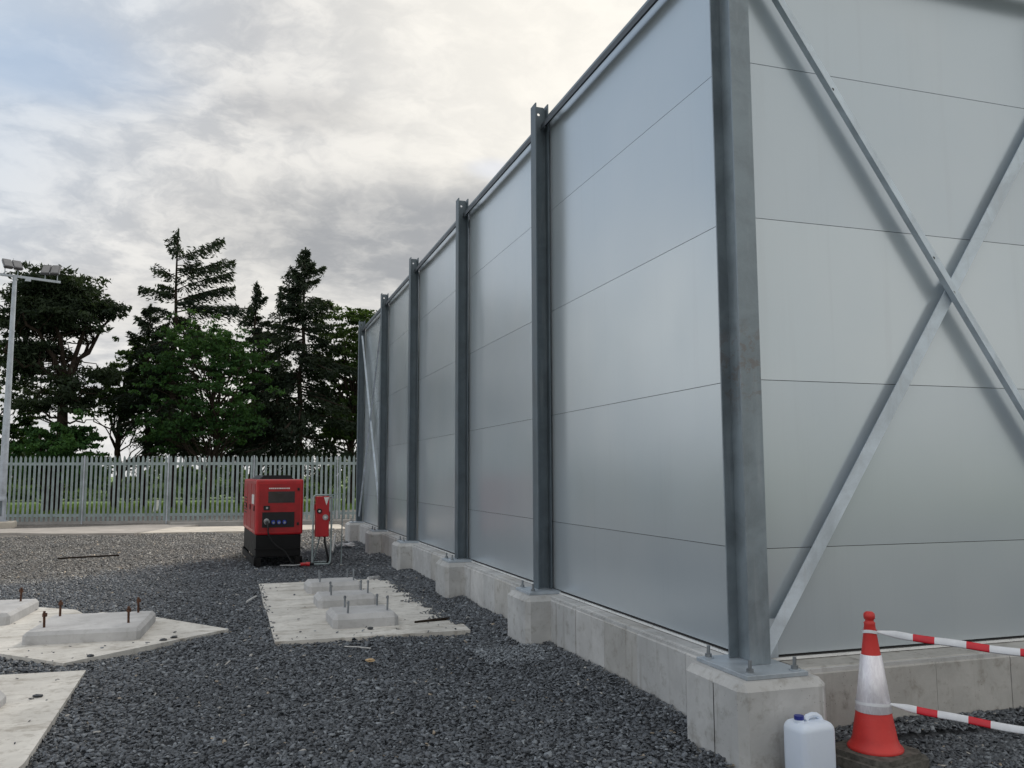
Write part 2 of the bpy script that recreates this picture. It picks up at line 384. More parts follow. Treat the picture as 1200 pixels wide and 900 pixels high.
# ------------------------------------------------------------------ slate chips
def chips(n,x0,x1,y0,y1,smin,smax,seed,keep_tan=False):
    r=np.random.default_rng(seed); x=r.uniform(x0,x1,n); y=r.uniform(y0,y1,n)
    s=smin+(smax-smin)*r.beta(1.6,3.,n)
    ok=np.ones(n,bool); lift=np.zeros(n,bool)
    for p in POLYS:
        ins=inpoly(x,y,p)
        crumb=r.random(n)<.012*np.exp(-np.minimum(np.abs(y-8.94),9)/.3)
        if p is SA: crumb|=((2.46-x)<(.10+.32*r.random(n)**1.5*(.5+.5*np.sin(y*4.+1)*np.cos(y*9.)))*(y>9.3)) | (r.random(n)<.004) | (((x-.42)<.07*r.random(n))&(r.random(n)<.2))
        else: crumb|=r.random(n)<.002
        ok&= ~ins | crumb; lift|=ins
    ok&= ~((x>2.95)&(y>4.55)); 
    for yy in PIERS: ok&= ~((x>2.74)&(x<3.32)&(y>yy[0]+.01)&(y<yy[1]-.01))
    x,y,s,lift=x[ok],y[ok],s[ok],lift[ok]; n=len(x); s=np.where(lift,s*.75,s)
    z=np.where(lift,.034+r.uniform(-.004,.004,n),heap(x,y)+r.uniform(-.008,.014,n))
    # irregular slab shape: 5-sided top and matching bottom ring
    k=5; ang=np.sort(r.uniform(0,2*np.pi,(n,k)),1)+0; base=np.linspace(0,2*np.pi,k,endpoint=False); ang=base[None]+r.uniform(-.45,.45,(n,k))
    rad=s[:,None]*.58*r.uniform(.6,1.2,(n,k)); el=r.uniform(.35,.85,n)
    top=np.stack([np.cos(ang)*rad,np.sin(ang)*rad*el[:,None],r.uniform(.7,1.3,(n,k))*.09*s[:,None]],-1)
    bot=top*np.array([1.12,1.12,0])[None,None]; bot[...,2]=-.09*s[:,None]
    def rot(v):
        a=r_a[:,None]; ca,sa=np.cos(a),np.sin(a)
        t1=r_t[:,None]; ct,st=np.cos(t1),np.sin(t1); t2=r_u[:,None]; cu,su=np.cos(t2),np.sin(t2)
        X,Y,Z=v[...,0],v[...,1],v[...,2]
        Y,Z=Y*ct-Z*st,Y*st+Z*ct; X,Z=X*cu+Z*su,-X*su+Z*cu; X,Y=X*ca-Y*sa,X*sa+Y*ca
        return np.stack([X,Y,Z],-1)
    r_a=r.uniform(0,6.28,n); r_t=r.normal(0,.33,n); r_u=r.normal(0,.33,n)
    top=rot(top); bot=rot(bot); off=np.stack([x,y,z],-1)[:,None]
    top+=off; bot+=off
    verts=np.concatenate([top,bot],1).reshape(-1,3)
    tone=np.clip(r.beta(1.5,2.2,n)*.93,0,1); sp=r.random(n); tone=np.where(sp>.992,.965,tone); tone=np.where(sp>.9975,1.,tone)
    return verts,tone,n
PIERS=[]
CY=[4.74,8.33,11.655,15.18,18.43,21.97]     # column centres along the long wall
for i,cy in enumerate(CY): PIERS.append((4.31,4.97) if i==0 else (cy-.36,cy+.29))
def build_chips():
    allv=[];allt=[]
    for a in [(86000,-2.9,3.0,1.5,8.2,.017,.054,1),(9000,3.3,6.2,3.9,4.56,.02,.055,5),(90000,-5.2,2.97,8.2,16.,.02,.062,2),(1400,2.3,3.0,16,22,.03,.08,3),(34000,-7.5,2.95,16,27,.025,.072,4),(2500,2.2,2.95,8.9,16,.03,.085,6),(30000,2.9,6.2,2.2,4.45,.012,.032,8)]:
        v,t,n=chips(*a); allv.append(v.reshape(n,10,3)); allt.append(t)
    v,t,n=chips(700,2.15,2.78,7.3,8.0,.015,.05,7); allv.append(v.reshape(n,10,3)+np.array([0,0,.012])); allt.append(np.random.default_rng(3).uniform(.6,.94,n))
    V=np.concatenate(allv); T=np.concatenate(allt); n=len(V)
    me=bpy.data.meshes.new('slate_gravel'); me.vertices.add(n*10); me.vertices.foreach_set('co',V.reshape(-1).astype(np.float32))
    side=[]; 
    for i in range(5): j=(i+1)%5; side+= [i+5,j+5,j,i]
    pat=np.array([0,1,2,3,4]+side); lo=np.array([0]+[5+4*i for i in range(5)])
    b=(np.arange(n)*10)[:,None]; L=(b+pat[None]).reshape(-1)
    me.loops.add(len(L)); me.loops.foreach_set('vertex_index',L.astype(np.int32))
    st=((np.arange(n)*25)[:,None]+lo[None]).reshape(-1); me.polygons.add(len(st)); me.polygons.foreach_set('loop_start',st.astype(np.int32))
    me.update(calc_edges=True)
    a=me.attributes.new('tone','FLOAT','FACE'); a.data.foreach_set('value',np.repeat(T,6).astype(np.float32))
    me.materials.append(M_chip); o=bpy.data.objects.new('slate_gravel',me); C.objects.link(o)
    tag(o,'dark blue grey slate chippings covering the yard around the slabs','gravel',kind='stuff')
build_chips()

# ------------------------------------------------------------------ plinth blocks on the slabs
def plinth_block(x0,x1,y0,y1,z0,z1,rz,bolts,label,rusty,group,ch=.045,cham_bot=.0):
    cx,cy=(x0+x1)/2,(y0+y1)/2
    root=empty('plinth_block',(cx,cy,z0),rz,label,'plinth',group)
    g=MB(); g.bm(chamfer_block(x0-cx,x1-cx,y0-cy,y1-cy,0,z1-z0,ch),M_block); g.build('block',root)
    for bx,by,h in bolts:
        b=MB(); mt=M_rust if rusty else M_nut
        b.tube([(bx,by,z1-z0-.01),(bx+random.uniform(-.006,.006),by,z1-z0+h)],.011 if not rusty else .012,mt,8)
        if rusty:
            b.tube([(bx,by,z1-z0+h-.055),(bx,by,z1-z0+h-.02)],.024,mt,6,False)
        else: b.tube([(bx,by,z1-z0+h-.03),(bx,by,z1-z0+h-.008)],.017,mt,6,False)
        b.build('anchor_bolt',root)
gA='low chamfered blocks in a row on the square slab'
for i,(ya,yb,xa,xb,lab) in enumerate([(9.45,10.12,1.04,1.75,'low concrete block nearest the camera on the square slab'),(10.93,11.5,1.02,1.755,'middle one of three low concrete blocks on the square slab'),(12.33,12.93,1.01,1.76,'farthest of three low concrete blocks, nearest the red generator')]):
    w=xb-xa; d=yb-ya
    plinth_block(xa,xb,ya,yb,.02,.165,R(1.5),[(-w/2+.17,-d/2+.12,.13),(w/2-.10,-d/2+.17,.16),(-w/2+.20,d/2-.12,.13),(w/2-.14,d/2-.1,.13)],lab,False,gA,.05)
plinth_block(-1.88,-.82,9.47,10.62,.026,.15,R(-3),[(-.40,-.30,.16),(-.42,.42,.17),(.37,-.24,.165),(.36,.45,.165)],'wide low block with four rusty bolts on the diamond slab',True,'wide low blocks with rusty bolts on the left slabs',.035)
plinth_block(-3.35,-2.28,10.9,12.12,.022,.15,R(-3),[(.28,-.36,.16),(.38,.38,.165),(-.36,-.36,.16),(-.36,.4,.165)],'partly cropped block with rusty bolts at the left edge behind the diamond slab',True,'wide low blocks with rusty bolts on the left slabs',.035)
plinth_block(-2.62,-1.535,6.0,7.25,.026,.14,R(-2),[(-.3,-.3,.16),(-.3,.3,.16)],'pale block cut off by the left edge on the bottom left slab',True,'wide low blocks with rusty bolts on the left slabs',.06)

# ------------------------------------------------------------------ the steel clad building
B=empty('steel_clad_building',(3.15,4.77,0),0,'long silver panelled enclosure with galvanised posts on a concrete base','building')
def bp(mb,name,parent=None,off=(0,0,0),**kw):
    """build with world coordinates under the building root / another part"""
    o=mb.build(name,parent or B,**kw); 
    base=Vector(B.location) if parent is None or parent is B else Vector((0,0,0))
    if base.length: 
        o.location=-base
    return o
WX=3.135; WY=4.815; YEND=22.2; XEND=12.9; TOP=5.50
seams=[.50,1.172,2.268,3.363,4.455,TOP]
# wall panels: one mesh per bay and side; each sheet is its own slab with a shadow joint
def bay_long(y0,y1):
    g=MB()
    for a,b in zip(seams[:-1],seams[1:]):
        g.box(WX,WX+.08,y0,y1,a+.002,b-.002,M_panel)
    g.box(WX+.012,WX+.07,y0+.003,y1-.003,seams[0]+.02,TOP-.02,M_dark)
    return bp(g,'wall_panel')
def bay_end(x0,x1):
    g=MB()
    for a,b in zip(seams[:-1],seams[1:]):
        g.box(x0,x1,WY,WY+.08,a+.002,b-.002,M_panel)
    g.box(x0+.003,x1-.003,WY+.012,WY+.07,seams[0]+.02,TOP-.02,M_dark)
    return bp(g,'wall_panel')
for a,b in zip([WY+.082]+[c for c in CY[1:-1]],CY[1:-1]+[YEND]): bay_long(a+.001,b-.001)
EX=[3.08,6.25,9.45,12.65]
for a,b in zip([WX+.025]+EX[1:-1],EX[1:-1]+[XEND]): bay_end(a+.001,b-.001)
g=MB(); g.box(WX,WX+.08,YEND,YEND+.08,.5,TOP,M_inner); g.box(WX+.081,XEND,YEND,YEND+.08,.5,TOP,M_inner); g.box(XEND+.002,XEND+.08,WY,YEND+.08,.5,TOP,M_inner); bp(g,'rear_wall')
g=MB(); g.box(WX+.081,XEND,WY+.081,YEND-.001,TOP-.22,TOP-.16,M_inner); bp(g,'roof')
# dark bottom trim; the pale strip below it paints in a sky-lit gap
g=MB(); g.box(WX-.006,WX+.05,WY+.02,YEND,.489,.497,M_dark); g.box(WX-.006,WX+.05,WY-.006,WY+.019,.489,.497,M_dark); g.box(WX+.051,XEND,WY-.006,WY+.05,.489,.497,M_dark)
bp(g,'base_trim')
g=MB(); g.box(WX-.022,WX+.04,WY+.02,YEND,.471,.487,M_skygap); g.box(WX+.041,XEND,WY-.022,WY+.04,.471,.487,M_skygap); g.box(WX-.022,WX+.04,WY-.022,WY+.019,.471,.487,M_skygap)
bp(g,'skylit_gap_strip')
# plinth in cast lengths with form joints
def plinth_run(axis, start, end, name='plinth'):
    g=MB(); p=start
    while p<end-.05:
        L=min(random.choice([.36,.48,.60,.62,.75] if axis=='y' else [.34,.5,.62,.55]),end-p); 
        if end-p-L<.25: L=end-p
        d=random.uniform(0,.006); mc=random.choice([M_conc,M_conc,M_conc2,M_conc3] if axis=='y' else [M_conc2,M_conc2,M_conc4])
        prof=[(0+d,-.15),(0+d,.43),(.04+d,.466),(.62,.466),(.62,-.15)]
        if axis=='y': g.prism([(2.965+u,v) for u,v in prof],'y',p+.003,p+L-.003,mc)
        else: g.prism([(4.55+u,v) for u,v in prof],'x',p+.003,p+L-.003,mc)
        p+=L
    if axis=='y': g.box(2.977,3.5,start,end,-.15,.46,M_conc)
    else: g.box(start,end,4.562,5.1,-.15,.46,M_conc)
    return bp(g,name)
plinth_run('y',4.98,YEND+.1); plinth_run('x',3.34,XEND)
# piers
def pier(x0,x1,y0,y1,split=None):
    g=MB()
    g.bm(chamfer_block(x0,x1,y0,y1,-.15,.4705,.045),M_conc)
    return bp(g,'pier')
pier(2.74,3.335,4.31,4.975)
for cy in CY[1:]: pier(2.72,3.3,cy-.36,cy+.29)
for ex in EX[1:]: pier(ex-.3,ex+.3,4.31,5.0)
# form-joint arris on the corner pier
g=MB(); g.box(2.7375,2.741,4.605,4.609,0,.42,M_dark); bp(g,'form_joint')

def hsec(fw,dep,tf,tw):
    """H outline: flanges perpendicular to y, web parallel to y (x = flange width)"""
    a,b=fw/2,dep/2
    return [(-a,-b),(a,-b),(a,-b+tf),(tw/2,-b+tf),(tw/2,b-tf),(a,b-tf),(a,b),(-a,b),(-a,b-tf),(-tw/2,b-tf),(-tw/2,-b+tf),(-a,-b+tf)]
def column(cx,cy,top,mat,pl,hole=True,rot=False,z0=.498,fw=.145,dep=.24):
    """an H column with its base plate and anchor bolts"""
    M=Matrix.Translation((cx,cy,0)) @ (Matrix.Rotation(R(90),4,'Z') if rot else Matrix.Identity(4))
    g=MB(); 
    g.prism(hsec(fw,dep,.013,.009),'z',z0+.001,top-.17,mat,M)
    if rot:
        a,b=fw/2,dep/2; zt0=top-.17; w=b-.013; r=.016; zc=top-.085; yc=.012
        for s in (-1,1): g.box(-a,a,*((-b,-w) if s<0 else (w,b)),zt0,top+.012,mat,M)
        n=16; cs=[(math.cos(2*math.pi*(k+.5)/n),math.sin(2*math.pi*(k+.5)/n)) for k in range(n)]
        ring=[(yc+r*c,zc+r*sn) for c,sn in cs]; outer=[(w*c/max(abs(c),abs(sn)),zc+.085*sn/max(abs(c),abs(sn))) for c,sn in cs]
        for xx,fl in ((-.0045,0),(.0045,1)):
            vs=[(xx,p[0],p[1]) for p in ring+outer]; g.add(vs,[((k,n+k,n+(k+1)%n,(k+1)%n) if not fl else ((k+1)%n,n+(k+1)%n,n+k,k)) for k in range(n)],mat,False,M)
        vs=[(xx,p[0],p[1]) for xx in (-.0045,.0045) for p in ring]; g.add(vs,[(k,(k+1)%n,n+(k+1)%n,n+k) for k in range(n)],mat,True,M)
        vs=[(xx,p[0],p[1]) for xx in (-.0045,.0045) for p in outer]; g.add(vs,[(k,n+k,n+(k+1)%n,(k+1)%n) for k in range(n)],mat,False,M)
        hole=False
    if hole:   # top end: flanges carry a bolt hole, so build them around it
        a,b=.0725,.12; zc=top-.075; r=.017; zt0=top-.17
        for s in (-1,1):
            y0,y1=(-b,-b+.014) if s<0 else (b-.014,b)
            n=16; ring=[(-.02+r*math.cos(2*math.pi*k/n),zc+r*math.sin(2*math.pi*k/n)) for k in range(n)]
            outer=[]
            for k in range(n):
                c,sn=math.cos(2*math.pi*k/n),math.sin(2*math.pi*k/n); f=max(abs(c),abs(sn)); ux,uz=c/f,sn/f
                outer.append(((a if ux>0 else a)*ux,(zt0+top)/2+(top-zt0)/2*uz))
            for yy,fl in ((y0,0),(y1,1)):
                vs=[(p[0],yy,p[1]) for p in ring]+[(p[0],yy,p[1]) for p in outer]
                g.add(vs,[((k,(k+1)%n,n+(k+1)%n,n+k) if fl else (n+k,n+(k+1)%n,(k+1)%n,k)) for k in range(n)],mat,False,M)
            vs=[(p[0],yy,p[1]) for yy in (y0,y1) for p in ring]; g.add(vs,[(k,(k+1)%n,n+(k+1)%n,n+k) for k in range(n)],mat,True,M)
            vs=[(p[0],yy,p[1]) for yy in (y0,y1) for p in outer]; g.add(vs,[(k,n+k,n+(k+1)%n,(k+1)%n) for k in range(n)],mat,False,M)
    o=bp(g,'column')
    base=MB(); px0,px1,py0,py1=pl
    base.box(px0,px1,py0,py1,.4715,.497,M_plate,None,.003); bpobj=bp(base,'base_plate',o)
    for bx in (px0+.055,px1-.055):
        for by in (py0+.055,py1-.055):
            if bx>WX-.08 and by>WY-.08: continue
            k=MB(); k.tube([(bx,by,.4975),(bx,by,.503)],.034,M_plate,16); k.tube([(bx,by,.5032),(bx,by,.524)],.021,M_nut,6,False)
            k.tube([(bx,by,.5242),(bx+.002,by,.572)],.011,M_nut,10); bp(k,'anchor_bolt',o)
    return o
column(3.077,4.738,5.62,M_galv,(2.83,3.245,4.385,4.955))
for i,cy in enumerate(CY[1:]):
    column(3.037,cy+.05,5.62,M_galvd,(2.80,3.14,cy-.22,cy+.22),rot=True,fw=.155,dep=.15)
for ex in EX[1:]: column(ex,4.65,5.58,M_galv,(ex-.22,ex+.22,4.40,4.748),hole=True)

# eaves rails between the posts: an angle whose top leg catches the light
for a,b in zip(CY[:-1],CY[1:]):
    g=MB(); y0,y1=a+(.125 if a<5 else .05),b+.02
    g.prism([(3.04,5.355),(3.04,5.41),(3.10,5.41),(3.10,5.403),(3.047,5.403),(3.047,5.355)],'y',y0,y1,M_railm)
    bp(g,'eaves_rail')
for a,b in zip(EX[:-1],EX[1:]):
    g=MB(); x0,x1=a+.13,b-.13
    g.prism([(4.62,5.33),(4.62,5.43),(4.70,5.43),(4.70,5.422),(4.628,5.422),(4.628,5.33)],'x',x0,x1,M_galv)
    bp(g,'eaves_rail')
g=MB(); g.box(WX-.03,WX+.11,WY+.06,YEND+.02,TOP-.02,TOP+.015,M_galv); g.box(WX-.03,XEND,WY-.03,WY+.059,TOP-.02,TOP+.015,M_galv); bp(g,'parapet_cap')

# bracing: angle sections crossing in the end bay and the last long bay
def angle(p,q,leg,mat,out,th=.008,flip=1):
    p,q=Vector(p),Vector(q); t=(q-p); L=t.length; t.normalize(); out=Vector(out); s=t.cross(out).normalized()*flip
    M=Matrix.Translation(p) @ Matrix(((t.x,s.x,out.x,0),(t.y,s.y,out.y,0),(t.z,s.z,out.z,0),(0,0,0,1)))
    g=MB(); prof=[(-leg/2,0),(leg/2,0),(leg/2,th),(-leg/2+th,th),(-leg/2+th,leg*.55),(-leg/2,leg*.55)]
    g.prism(prof,'x',0,L,mat,M); return g,M,L
def brace(p,q,out,leg=.10,mat=M_brace,flip=1,holes=()):
    g,M,L=angle(p,q,leg,mat,out,.008,flip)
    if leg>.08:
        for h in holes: g.tube([M@Vector((h,.004,.0082)),M@Vector((h,.004,.0105))],.011,M_dark,12)
    o=bp(g,'brace'); return o
brace((3.19,4.735,5.29),(6.2,4.735,1.0),(0,-1,0),.09,M_brace,-1,(1.2,2.59,4.1))
brace((3.19,4.752,.52),(6.2,4.752,4.93),(0,1,0),.09,M_brace,1,())
g=MB(); g.tube([(4.84,4.722,2.93),(4.84,4.755,2.93)],.016,M_nut,6,False); bp(g,'brace_bolt')
g=MB(); g.box(3.155,3.30,4.7535,4.762,.50,.74,M_plate); bp(g,'gusset_plate')
brace((3.03,18.6,5.2),(3.03,21.85,.65),(-1,0,0),.075,M_brace,1); brace((3.045,18.6,.65),(3.045,21.85,5.2),(-1,0,0),.075,M_brace,-1)
for x,z in ((6.3,.63),(6.3,5.06)):
    brace((x,4.735,z),(9.4,4.735,5.69-z),(0,-1,0),.09,M_brace,1) if z<1 else brace((x,4.752,z),(9.4,4.752,5.69-z),(0,1,0),.09,M_brace,1)

# ------------------------------------------------------------------ traffic cones
def make_cone(x,y,label,rz):
    r=empty('traffic_cone',(x,y,0),rz,label,'traffic cone','traffic cones holding the striped barrier tape')
    b=MB(); bm=bmesh.new(); vs=[]
    a=.225;c=.06
    pts=[(-a+c,-a),(a-c,-a),(a,-a+c),(a,a-c),(a-c,a),(-a+c,a),(-a,a-c),(-a,-a+c)]
    b.prism(pts,'z',-.01,.045,M_rubber); b.prism([(p[0]*.86,p[1]*.86) for p in pts],'z',.046,.075,M_rubber); b.build('base',r)
    H=.845; r0=.122; r1=.030
    def rr(z): return r0+(r1-r0)*(z-.10)/(H-.15-.10+.08)
    k=MB(); k.lathe([(.152,.076),(.154,.086),(.146,.096),(.132,.112),(.122,.14),(rr(.30),.30)],M_cone,40)
    k.lathe([(rr(.30),.30),(rr(.62),.62)],M_cone,40)
    k.lathe([(rr(.62),.62),(rr(.775),.775),(.033,.783),(.024,.792),(.024,.80),(.030,.806),(.033,.822),(.029,.838),(.018,.846),(.0,.847)],M_cone,32)
    k.build('cone_body',r)
    s=MB(); s.lathe([(rr(.285)+.002,.285),(rr(.29)+.0045,.288),(rr(.60)+.0045,.60),(rr(.61)+.002,.604)],M_sleeve,40)
    s.box(-.0008-.0,.0008,-(rr(.29)+.0058),-(rr(.29)+.003),.29,.292,M_greyp); s.build('reflective_sleeve',r)
    return r
cone=make_cone(3.565,4.23,'red cone with silver sleeve beside the white jerry can',R(14))
cone2=make_cone(5.02,2.0,'red cone just outside the picture holding the far tape ends',R(30))
def rr(z): return .122+(.030-.122)*(z-.10)/(.845-.15-.10+.08)
def tape(z,label):
    A=Vector((3.565,4.23,z)); Bq=Vector((5.02,2.0,z)); root=empty('barrier_tape',A,0,label,'barrier tape','red and white striped tapes tied to the cone')
    g=MB(); rad=rr(z)+.007; n=40
    vs=[];fs=[]
    for k in range(n):
        an=2*math.pi*k/n
        for rq,zz in ((rad,-.009),(rad,.009)): vs.append((rq*math.cos(an),rq*math.sin(an),zz+.004*math.sin(an*2)))
    for k in range(n): j=(k+1)%n; fs.append((2*k,2*j,2*j+1,2*k+1))
    g.add(vs,fs,M_tapew,True); g.build('tied_loop',root)
    d=(Bq-A); L=d.length; d.normalize(); side=Vector((-d.y,d.x,0))
    g=MB(); N=160; s0=rad; s1=L-rad-.01; pos=s0; 
    vs=[];seg=[]
    prof=8
    for i in range(N+1):
        u=i/N; s=s0+(s1-s0)*u; sag=-.035*4*u*(1-u)+.002*math.sin(s*17); e=min(1,(s-s0)/.10,(s1-s)/.10); w=.008+.0125*e; tw=.35*math.sin(s*3.1)+(1-e)*.8
        c=d*s+Vector((0,0,sag))
        up=Vector((0,0,1))*math.cos(tw)+side*math.sin(tw); sd=-Vector((0,0,1))*math.sin(tw)+side*math.cos(tw)
        for k in range(prof):
            an=2*math.pi*k/prof; vs.append(c+up*w*math.cos(an)+sd*.0045*math.sin(an))
    for i in range(N):
        s=s0+(s1-s0)*(i+.5)/N; q=(s-(s0+.20+ (0.0 if z>.5 else -.06)))%.265
        mat=M_taper if (q<.105 and s>s0+.13) else M_tapew
        g.add([vs[i*prof+k] for k in range(prof)]+[vs[(i+1)*prof+k] for k in range(prof)],[(k,(k+1)%prof,prof+(k+1)%prof,prof+k) for k in range(prof)],mat,True)
    g.build('striped_tape',root)
tape(.735,'upper striped tape tied just below the cone tip'); tape(.335,'lower striped tape tied round the silver sleeve')

# ------------------------------------------------------------------ jerry can
def jerry_can():
    r=empty('jerry_can',(3.06,4.15,0),R(6),'white plastic jerry can with blue cap against the corner pier','jerry can')
    bm=bmesh.new(); bmesh.ops.create_cube(bm,size=1)
    for v in bm.verts: v.co=Vector((v.co.x*.235,v.co.y*.19,(v.co.z+.5)*.305))
    bmesh.ops.bevel(bm,geom=list(bm.edges),offset=.042,segments=6,affect='EDGES',profile=.5)
    for v in bm.verts:
        if v.co.z>.25: v.co.z-= .016*max(0,abs(v.co.x)/.12)**2
    g=MB(); g.bm(bm,M_can,None,True); g.tube([(-.068,0,.29),(-.068,0,.309)],.026,M_can,20)
    g.build('body',r)
    h=MB(); h.tube([(-.025,0,.300),(-.008,0,.317),(.025,0,.324),(.055,0,.319),(.078,0,.303),(.086,0,.28)],[.016,.015,.014,.014,.016,.02],M_can,12); h.build('handle',r)
    c=MB(); c.tube([(-.068,0,.3092),(-.068,0,.330)],.0265,M_bluecap,20,True); c.build('cap',r)
jerry_can()

# ------------------------------------------------------------------ generator
def generator():
    r=empty('generator',(.39,16.56,0),R(3.5),'red canopied diesel generator on a black tank base in the yard','generator')
    W=.86;D=2.9
    g=MB(); g.box(0,W,0,D,.56,1.585,M_red,None,.035); g.build('canopy',r)
    g=MB(); g.box(.06,W-.06,-.006,-.0002,.62,1.50,M_redd)
    g.build('front_door',r)
    g=MB(); g.box(.13,.70,.35,2.5,1.585,1.60,M_black); 
    g.prism([(.10,1.586),(.74,1.586),(.66,1.66),(.18,1.66)],'y',.5,2.2,M_black); g.build('roof_vent',r)
    g=MB(); g.box(.02,W-.03,.02,D-.05,.16,.559,M_tank,None,.01)
    for yy in (.0,D-.22):
        for xx in (.0,W-.12): g.box(xx,xx+.12,yy,yy+.20,0,.16,M_tank)
    g.box(.0,W,-.02,.0,.30,.32,M_tank); g.box(.0,.035,.0,D,.0,.12,M_tank); g.box(W-.035,W,0,D,.0,.12,M_tank)
    g.build('fuel_tank_base',r)
    g=MB(); g.box(.22,.70,-.014,-.007,1.15,1.36,M_window); g.build('control_window',r)
    g=MB(); x=.23
    while x<.60:
        w=random.choice([.018,.024,.028]); g.box(x,x+w,-.012,-.0065,1.405,1.428,M_white); x+=w+.008
    g.build('maker_lettering',r)
    g=MB(); g.box(.12,.70,-.016,-.007,.70,.98,M_black)
    sk=g.build('socket_panel',r)
    for i,xx in enumerate((.32,.42,.52)):
        k=MB(); k.tube([(xx,-.017,.80),(xx,-.055,.79)],.034,M_blue,16); k.tube([(xx,-.0552,.79),(xx,-.06,.789)],.022,M_greyp,12); k.build('blue_socket',sk)
    k=MB(); k.tube([(.20,-.017,.82),(.20,-.075,.80)],.05,M_greyp,16); k.tube([(.20,-.07,.80),(.215,-.12,.76),(.22,-.13,.70)],[.03,.026,.018],M_black,12); k.build('grey_plug',sk)
    g=MB(); g.box(.14,.25,-.03,-.007,1.02,1.10,M_black); g.tube([(.20,-.031,1.06),(.20,-.05,1.06)],.02,M_greyp,12); g.build('stop_switch',r)
    for zz in (.76,1.40):
        k=MB(); k.box(.745,.785,-.02,-.007,zz-.025,zz+.025,M_black); k.build('latch',r)
    for y0,y1 in ((.12,.95),(1.02,1.85),(1.92,2.75)):
        k=MB(); k.box(-.005,.0005,y0,y1,.64,1.50,M_redd); d=k.build('side_door',r)
        k=MB(); k.box(-.02,-.006,y0+.06,y0+.12,1.0,1.1,M_black); k.build('handle',d)
    k=MB(); k.box(-.009,-.0055,.30,.78,1.12,1.30,M_white); k.build('white_sticker',r)
    k=MB(); 
    for j in range(6): k.box(-.012,-.0055,2.0,2.6,.9+j*.06,.92+j*.06,M_black)
    k.build('louvre',r)
    # supply lead hanging in front
    k=MB(); P=[(.22,-.13,.70),(.225,-.15,.60),(.30,-.16,.45),(.42,-.17,.34),(.52,-.17,.27),(.60,-.18,.15),(.68,-.2,.03),(.85,-.15,.02)]
    k.tube(smooth(P),.014,M_cable,8); k.build('supply_lead',r)
def smooth(P,n=6):
    P=[Vector(p) for p in P]; out=[]
    for i in range(len(P)-1):
        a=P[max(i-1,0)];b=P[i];c=P[i+1];d=P[min(i+2,len(P)-1)]
        for k in range(n):
            t=k/n; out.append(.5*((2*b)+(-a+c)*t+(2*a-5*b+4*c-d)*t*t+(-a+3*b-3*c+d)*t**3))
    out.append(P[-1]); return out
generator()

# ------------------------------------------------------------------ distribution cabinet in a tubular frame
def cabinet():
    r=empty('distribution_board',(1.585,16.4,0),R(4),'tall red socket cabinet held in a grey tubular frame','distribution board')
    g=MB(); w=.175;z1=1.29
    def loop(y):
        P=[(-w+.03,y,.0+.02),(-w,y,.06),(-w+.012,y,z1-.03),(-w+.04,y,z1),(w-.02,y,z1),(w,y,z1-.03),(w-.012,y,.06),(w-.04,y,.02)]
        g.tube(P+[P[0]],.017,M_fence,8)
    loop(-.0)
    g.tube([(-w+.03,.02,.035),(-w+.05,.30,.03),(w-.03,.30,.03),(w-.02,.02,.035)],.017,M_fence,8)
    g.tube([(-w+.06,.30,.03),(-.02,.05,.55),(-.02,.03,.60)],.014,M_fence,8)
    g.tube([(w-.02,0,z1),(w+.22,.12,z1+.02),(w+.22,.16,.0)],.012,M_rust if False else M_fence,8)
    g.tube([(w+.02,.02,z1-.04),(w+.05,.45,z1-.06)],.014,M_fence,8)
    g.build('tubular_frame',r)
    g=MB(); g.box(-.125,.118,-.05,.10,.52,1.265,M_red,None,.012)
    g.box(-.155,-.124,-.02,.05,1.02,1.12,M_redd,None,.006); g.box(.117,.14,-.02,.05,.80,.98,M_redd,None,.006); g.build('cabinet_body',r)
    g=MB(); g.add([(.015,-.053,1.25),(.11,-.053,1.25),(.062,-.053,1.10)],[(0,1,2)],M_white); g.add([(.015,-.0505,1.25),(.11,-.0505,1.25),(.062,-.0505,1.10)],[(2,1,0)],M_white); g.build('warning_triangle',r)
    g=MB(); g.tube([(-.07,-.051,1.0),(-.07,-.09,.995)],.045,M_black,20); g.tube([(-.07,-.0905,.995),(-.07,-.10,.994)],.02,M_white,12); g.build('round_socket',r)
    g=MB(); g.tube([(.045,-.051,.88),(.045,-.065,.88)],.052,M_greyp,24); g.tube([(.045,-.0655,.88),(.045,-.08,.88)],.022,M_white,12); g.build('isolator_dial',r)
    g=MB(); g.tube(smooth([(.05,0,.53),(.055,0,.40),(.09,-.01,.25),(.12,.02,.10),(.10,.05,.02)]),.02,M_cable,8); g.build('outgoing_cable',r)
cabinet()
g=MB(); g.tube([(0,0,.03),(.10,.01,.035)],.030,M_red,14); g.tube([(.10,.01,.035),(.17,.0,.03)],.038,M_red,14); g.tube([(.17,0,.03),(.24,.02,.03)],.026,M_black,12)
g.tube(smooth([(0,0,.03),(-.1,-.02,.02),(-.22,.03,.02),(-.36,.0,.025)]),.012,M_greyp,8)
o=g.build('cable_connector'); o.location=(1.20,16.35,0); tag(o,'red plug connector lying on the gravel by the frame foot','connector')

